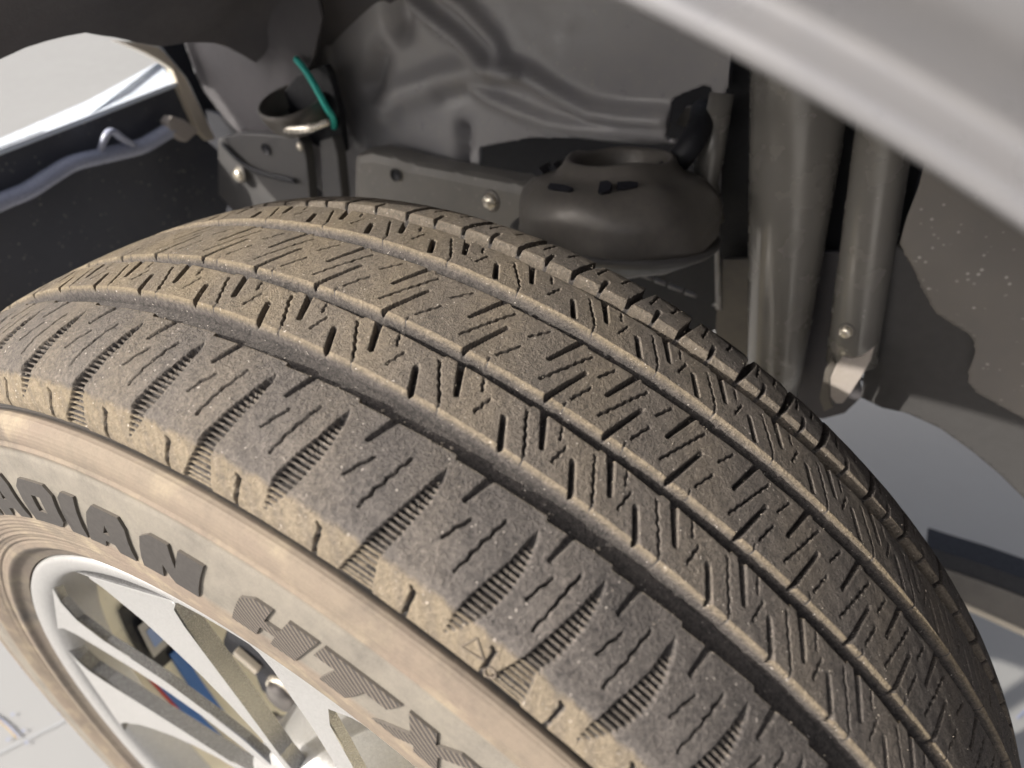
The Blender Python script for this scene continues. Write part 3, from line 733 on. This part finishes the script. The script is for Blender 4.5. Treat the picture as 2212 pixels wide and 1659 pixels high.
yplate('dark_web', [(610, 200), (640, 165), (700, 140), (712, 160), (735, 250), (742, 330), (690, 320), (600, 262)], .272, .008, M['black'], brk, .001)
yplate('rear_blackout', [(440, 236), (600, 300), (760, 320), (760, 600), (400, 640), (410, 420)], .32, .006, M['black'], brk, 0)  # added black sheet that darkens the gaps behind the bracket
lathe('hole', [(0, 0), (.0045, 0), (.005, .001)], PY(575, 322, .2540), (0, -1, 0), M['black'], brk, 18)

cab = tag(tube('teal_cable', spline([PY(640, 128, .268), PY(657, 148, .262), PY(676, 178, .258), PY(692, 207, .256), PY(705, 232, .256), PY(719, 254, .262), PY(722, 275, .272)]), .0027, M['teal']), 'thin teal cable dropping into the dark bracket cup', 'cable')

def bolt(px, Y, r, label, axis=(-.2, -1, .1)):
    c = PY(*px, Y); e = empty('bolt', c); tag(e, label, 'bolt', 'bolts in the wheel well')
    lathe('bolt_head', [(0, r*.9), (r*.75, r*.85), (r, r*.45), (r*1.0, 0)], c, axis, M['bolt'], e, 6 if r > .004 else 12)
    lathe('washer', [(r*1.0, .0012), (r*1.3, .0012), (r*1.35, 0)], c, axis, M['steel'], e, 20)
bolt((520, 377), .250, .0062, 'large pale bolt head at the foot of the dark bracket')
bolt((650, 316), .252, .0034, 'small shiny bolt under the pale bracket rim')
bolt((1062, 434), .2, .0058, 'bright bolt head on the rail beside the round spring seat')
bolt((1828, 716), .225, .0042, 'pale bolt end above the torn white plate')

# ------------------------------------------------------------------ spring seat
sc = PY(1335, 412, .235)
seat = empty('spring_seat', sc); tag(seat, 'round dark brown steel spring seat with open centre behind the tyre', 'spring seat')
ax = Vector((-.05, .13, 1)).normalized()
lathe('bowl', [(.025, -.03), (.030, .008), (.0315, .020), (.0335, .0225), (.036, .0215), (.0385, .0165), (.043, .0125), (.050, .0115), (.0575, .0080), (.0635, .0015), (.0668, -.0065), (.0675, -.0120), (.0668, -.0200), (.0675, -.0240), (.0672, -.0290), (.064, -.0330), (.054, -.041), (.040, -.049), (.001, -.054)], sc, ax, M['steel'], seat, 72)
lathe('lower_flange', [(.060, -.0285), (.0695, -.0265), (.0715, -.0275), (.0712, -.0300), (.068, -.0330), (.056, -.0400)], sc, (ax+Vector((.05, .03, 0))).normalized(), M['rail'], seat, 72)
bw = [o for o in seat.children if o.name.startswith('bowl')][0]
for v in bw.data.vertices:
    q = v.co*70; v.co += Vector((math.sin(q.y*1.7+q.z), math.sin(q.x*1.3-q.z), math.sin(q.x+q.y*1.9)))*.0011
def seat_mark(ang, r, h, sz, rot=0):
    a = ax.orthogonal().normalized(); b = ax.cross(a)
    q = R_(ang); u = a*math.cos(q)+b*math.sin(q); c = sc+u*r+ax*h
    tt = ax.cross(u); n = (ax*.75+u*.6).normalized(); v = n.cross(tt)
    p = [c+tt*sx*sz[0]+v*sy*sz[1] for sx, sy in ((-1, -1), (-.3, -1.3), (1, -.7), (1.1, .6), (.2, 1.1), (-1, .8))]
    plate('slot', [x-n*.003 for x in p], n*.0062, M['black'], seat, 0)
def seat_at(px):  # marks where the photograph shows slots in the dished top
    return px
aa = ax.orthogonal().normalized(); bb = ax.cross(aa)
for px, r, h, sz in (((1160, 345), .052, .0108, (.010, .004)), ((1200, 352), .044, .0122, (.007, .004)), ((1215, 408), .055, .009, (.009, .002)), ((1312, 408), .050, .0112, (.0035, .004)), ((1350, 402), .047, .0118, (.006, .0022))):
    v = PY(px[0], px[1], sc.y)-sc; d = PY(px[0], px[1], .2)
    # direction round the axis from the seat centre
    best = min(range(0, 360, 3), key=lambda k: ((lambda P: (P[0]-px[0])**2+(P[1]-px[1])**2)((lambda q: (W0/2+FOC*W0*(q-CAM).dot(CX)/(q-CAM).dot(CD), H0/2-FOC*W0*(q-CAM).dot(CU)/(q-CAM).dot(CD)))(sc+(aa*math.cos(R_(k))+bb*math.sin(R_(k)))*r+ax*h))))
    seat_mark(best, r, h, sz)
shade_rod = tag(tube('black_shade_rod', spline([PY(1440, 372, .262), PY(1475, 335, .266), PY(1500, 300, .272), PY(1515, 265, .285), PY(1518, 240, .305)]), .0085, M['black'], None, 16), 'short black rod standing for the dark shadow behind the right rim of the spring seat', 'rod')  # black tube added where only dark shadow lies

# ------------------------------------------------------------------ strut
strut = empty('suspension_strut', PY(1690, 700, .28)); tag(strut, 'tall fluted suspension strut standing between tyre and fender', 'strut')
def lerp(a, b, t): return a+(b-a)*t
def col(name, top, bot, r0, r1, Y0, Y1, mat, n=24):
    a, b = PY(*top, Y0), PY(*bot, Y1)
    pts = [a.lerp(b, i/10) for i in range(11)]
    return tube(name, pts, [lerp(r0, r1, i/10) for i in range(11)], mat, strut, n, 1, Vector((0, 1, 0)))
col('main_tube', (1745, 20), (1668, 860), .0325, .0185, .300, .270, M['strut'])
col('side_tube', (1935, 120), (1838, 780), .0165, .0165, .290, .275, M['strut'])
yplate('rear_channel', [(1585, 90), (1640, 60), (1960, 200), (2000, 330), (1945, 540), (1900, 800), (1560, 800), (1540, 500)], .318, .006, M['black'], strut, .001)
tube('side_flange', [PY(1560, 200, .292), PY(1535, 330, .288), PY(1522, 400, .286), PY(1548, 480, .290)], [.008, .0095, .0095, .006], M['strut'], strut, 14, 1, Vector((0, 1, 0)))
yplate('lower_web', [(1560, 560), (1640, 560), (1640, 800), (1600, 860), (1540, 760)], .300, .005, M['steel'], strut, .001)
yplate('lower_web', [(1770, 545), (1830, 545), (1850, 780), (1862, 858), (1825, 893), (1780, 905), (1690, 900), (1690, 760)], .295, .005, M['liner_d'], strut, .001)
# small raised, unreadable stamping on the main tube
for i, (x, y) in enumerate([(1700, 300), (1712, 296), (1724, 302), (1696, 330), (1708, 326), (1720, 332), (1692, 352), (1704, 350), (1716, 354)]):
    c = PY(x+random.uniform(-3, 3), y+random.uniform(-3, 3), .2655)
    plate('stamping', [c+Vector(q) for q in ((-.0014, 0, -.002), (.0012, 0, -.0018), (.0014, 0, .002), (-.0010, 0, .0018))], (0, .003, 0), M['strut'], strut, 0)
hatch = empty('clip_bracket', PY(1495, 250, .29)); tag(hatch, 'small dark clip beside the top of the strut', 'clip')
yplate('clip_plate', [(1458, 268), (1480, 232), (1525, 225), (1530, 262), (1500, 282)], .305, .006, M['steel'], hatch)

wp = empty('white_plate', PY(1840, 840, .24)); tag(wp, 'torn edged white metal plate low beside the strut', 'plate')
yplate('plate', [(1794, 817), (1806, 790), (1820, 771), (1842, 776), (1862, 771), (1888, 752), (1880, 780), (1862, 812), (1840, 846), (1820, 872), (1806, 872), (1794, 857)], .235, .003, M['white'], wp, .0006)
yplate('brown_edge', [(1770, 860), (1782, 800), (1800, 770), (1806, 790), (1793, 818), (1793, 858), (1800, 880), (1780, 890)], .239, .004, M['steel'], wp, .0006)

# ------------------------------------------------------------------ sill behind the tyre at right
sill = empty('side_sill', PY(2150, 1280, .42)); tag(sill, 'dark sill bar with pale lower edge beyond the tyre at right', 'sill')
yplate('top_band', [(2000, 1180), (2044, 1195), (2130, 1222), (2230, 1258), (2400, 1320), (2400, 1355), (2230, 1297), (2120, 1255), (2000, 1215)], .42, .03, M['black'], sill, .002)
yplate('face', [(2000, 1217), (2120, 1257), (2230, 1299), (2400, 1357), (2400, 1445), (2230, 1369), (2115, 1318), (2000, 1270)], .418, .03, M['steel'], sill, .002)
yplate('pale_edge', [(2000, 1271), (2115, 1319.5), (2230, 1371), (2400, 1447), (2400, 1460), (2230, 1384), (2115, 1331), (2000, 1282)], .416, .03, M['cream'], sill, .001)

# ------------------------------------------------------------------ front panel at the left with its strip, flange, harness
XP = -.42
fp_ = empty('bumper_support', PXx(200, 450, XP)); tag(fp_, 'dark inner front panel with pale blue top strip left of the tyre', 'panel')
def xplate(name, px, X, th, mat, par, bevel=.0008): return plate(name, [PXx(x, y, X) for x, y in px], (-th, 0, 0), mat, par, bevel)
xplate('face', [(-260, 430), (0, 326), (190, 254), (380, 180), (432, 290), (480, 330), (500, 420), (440, 640), (200, 860), (-260, 1000)], XP, .012, M['panel'], fp_, .002)
lo_ = [(-260, 428), (0, 323), (190, 251), (381, 177)]; up_ = [(372, 148), (345, 132), (335, 150), (190, 217), (0, 300), (-260, 412)]
plate('top_strip', [PXx(x, y, XP+.006) for x, y in lo_]+[PXx(x, y, XP-.045) for x, y in up_], (0, 0, -.004), M['sky_sheen'], fp_, 0)
xplate('pale_flange', [(249, 87), (300, 91), (343, 100), (372, 130), (402, 168), (440, 245), (467, 301), (452, 305), (431, 285), (405, 228), (383, 178), (373, 150), (345, 131), (320, 117), (285, 101)], XP+.008, .010, M['cream'], fp_, .002)
xplate('dark_gap', [(345, 96), (399, 92), (421, 155), (467, 227), (540, 290), (520, 420), (470, 420), (468, 303), (440, 247), (404, 168)], XP-.03, .006, M['black'], fp_, .001)
har = empty('wire_harness', PXx(200, 340, XP+.01)); tag(har, 'blue grey wire conduit clipped across the dark front panel', 'conduit')
tube('conduit', spline([PXx(-120, 495, XP+.012), PXx(0, 437, XP+.012), PXx(60, 412, XP+.013), PXx(110, 380, XP+.013), PXx(160, 352, XP+.013), PXx(230, 335, XP+.013), PXx(300, 318, XP+.013), PXx(335, 300, XP+.014), PXx(368, 280, XP+.016)]), .0085, M['conduit'], har, 14, .8)
tube('clip_loop', spline([PXx(215, 332, XP+.014), PXx(228, 295, XP+.02), PXx(242, 284, XP+.022), PXx(262, 298, XP+.02), PXx(290, 316, XP+.016)]), .0045, M['conduit'], har, 10, .7)
xplate('end_clip', [(362, 262), (372, 250), (398, 258), (425, 275), (430, 285), (404, 308), (372, 290)], XP+.024, .012, M['white'], har, .002)

# ------------------------------------------------------------------ thin marks on the floor
def floor_strip(name, px, wid, mat, parent, dz=.004):
    P = [PZ(x, y, ZF+dz) for x, y in px]; bm = bmesh.new(); L = []
    for i, p in enumerate(P):
        t = (P[min(i+1, len(P)-1)]-P[max(i-1, 0)]).normalized(); n = Vector((-t.y, t.x, 0))*wid
        L.append((bm.verts.new(p+n), bm.verts.new(p-n)))
    for (a, b), (c, d) in zip(L[:-1], L[1:]): bm.faces.new((a, b, d, c))
    return obj_bm(name, bm, mat, parent)
seam = tag(floor_strip('floor_seam', [(-80, 1662), (0, 1625), (130, 1560), (200, 1526)], .0007, M['ink2'], None), 'thin straight seam line on the grey floor at lower left', 'floor line')
cv = empty('floor_curve', PZ(20, 1570, ZF+.004)); tag(cv, 'short dark blue curved mark on the grey floor at lower left', 'floor mark')
floor_strip('blue_line', [(-60, 1520), (0, 1553), (20, 1570), (41, 1593)], .0011, M['ink'], cv, .004)
floor_strip('ochre_line', [(-60, 1526), (0, 1558), (18, 1575), (37, 1594)], .0007, M['ochre'], cv, .0045)
for x, y in ((27, 1543), (50, 1578), (17, 1597), (57, 1604), (130, 1540), (150, 1555)):
    c = PZ(x, y, ZF+.004); bm = bmesh.new(); bmesh.ops.create_circle(bm, cap_ends=True, segments=10, radius=.002, matrix=Matrix.Translation(c)); obj_bm('dot', bm, M['ink'], cv)
tag(floor_strip('floor_mark', [(2197, 1552), (2215, 1534), (2240, 1506)], .0012, M['ink'], None), 'tiny blue stroke on the floor beyond the tyre at right', 'floor mark')
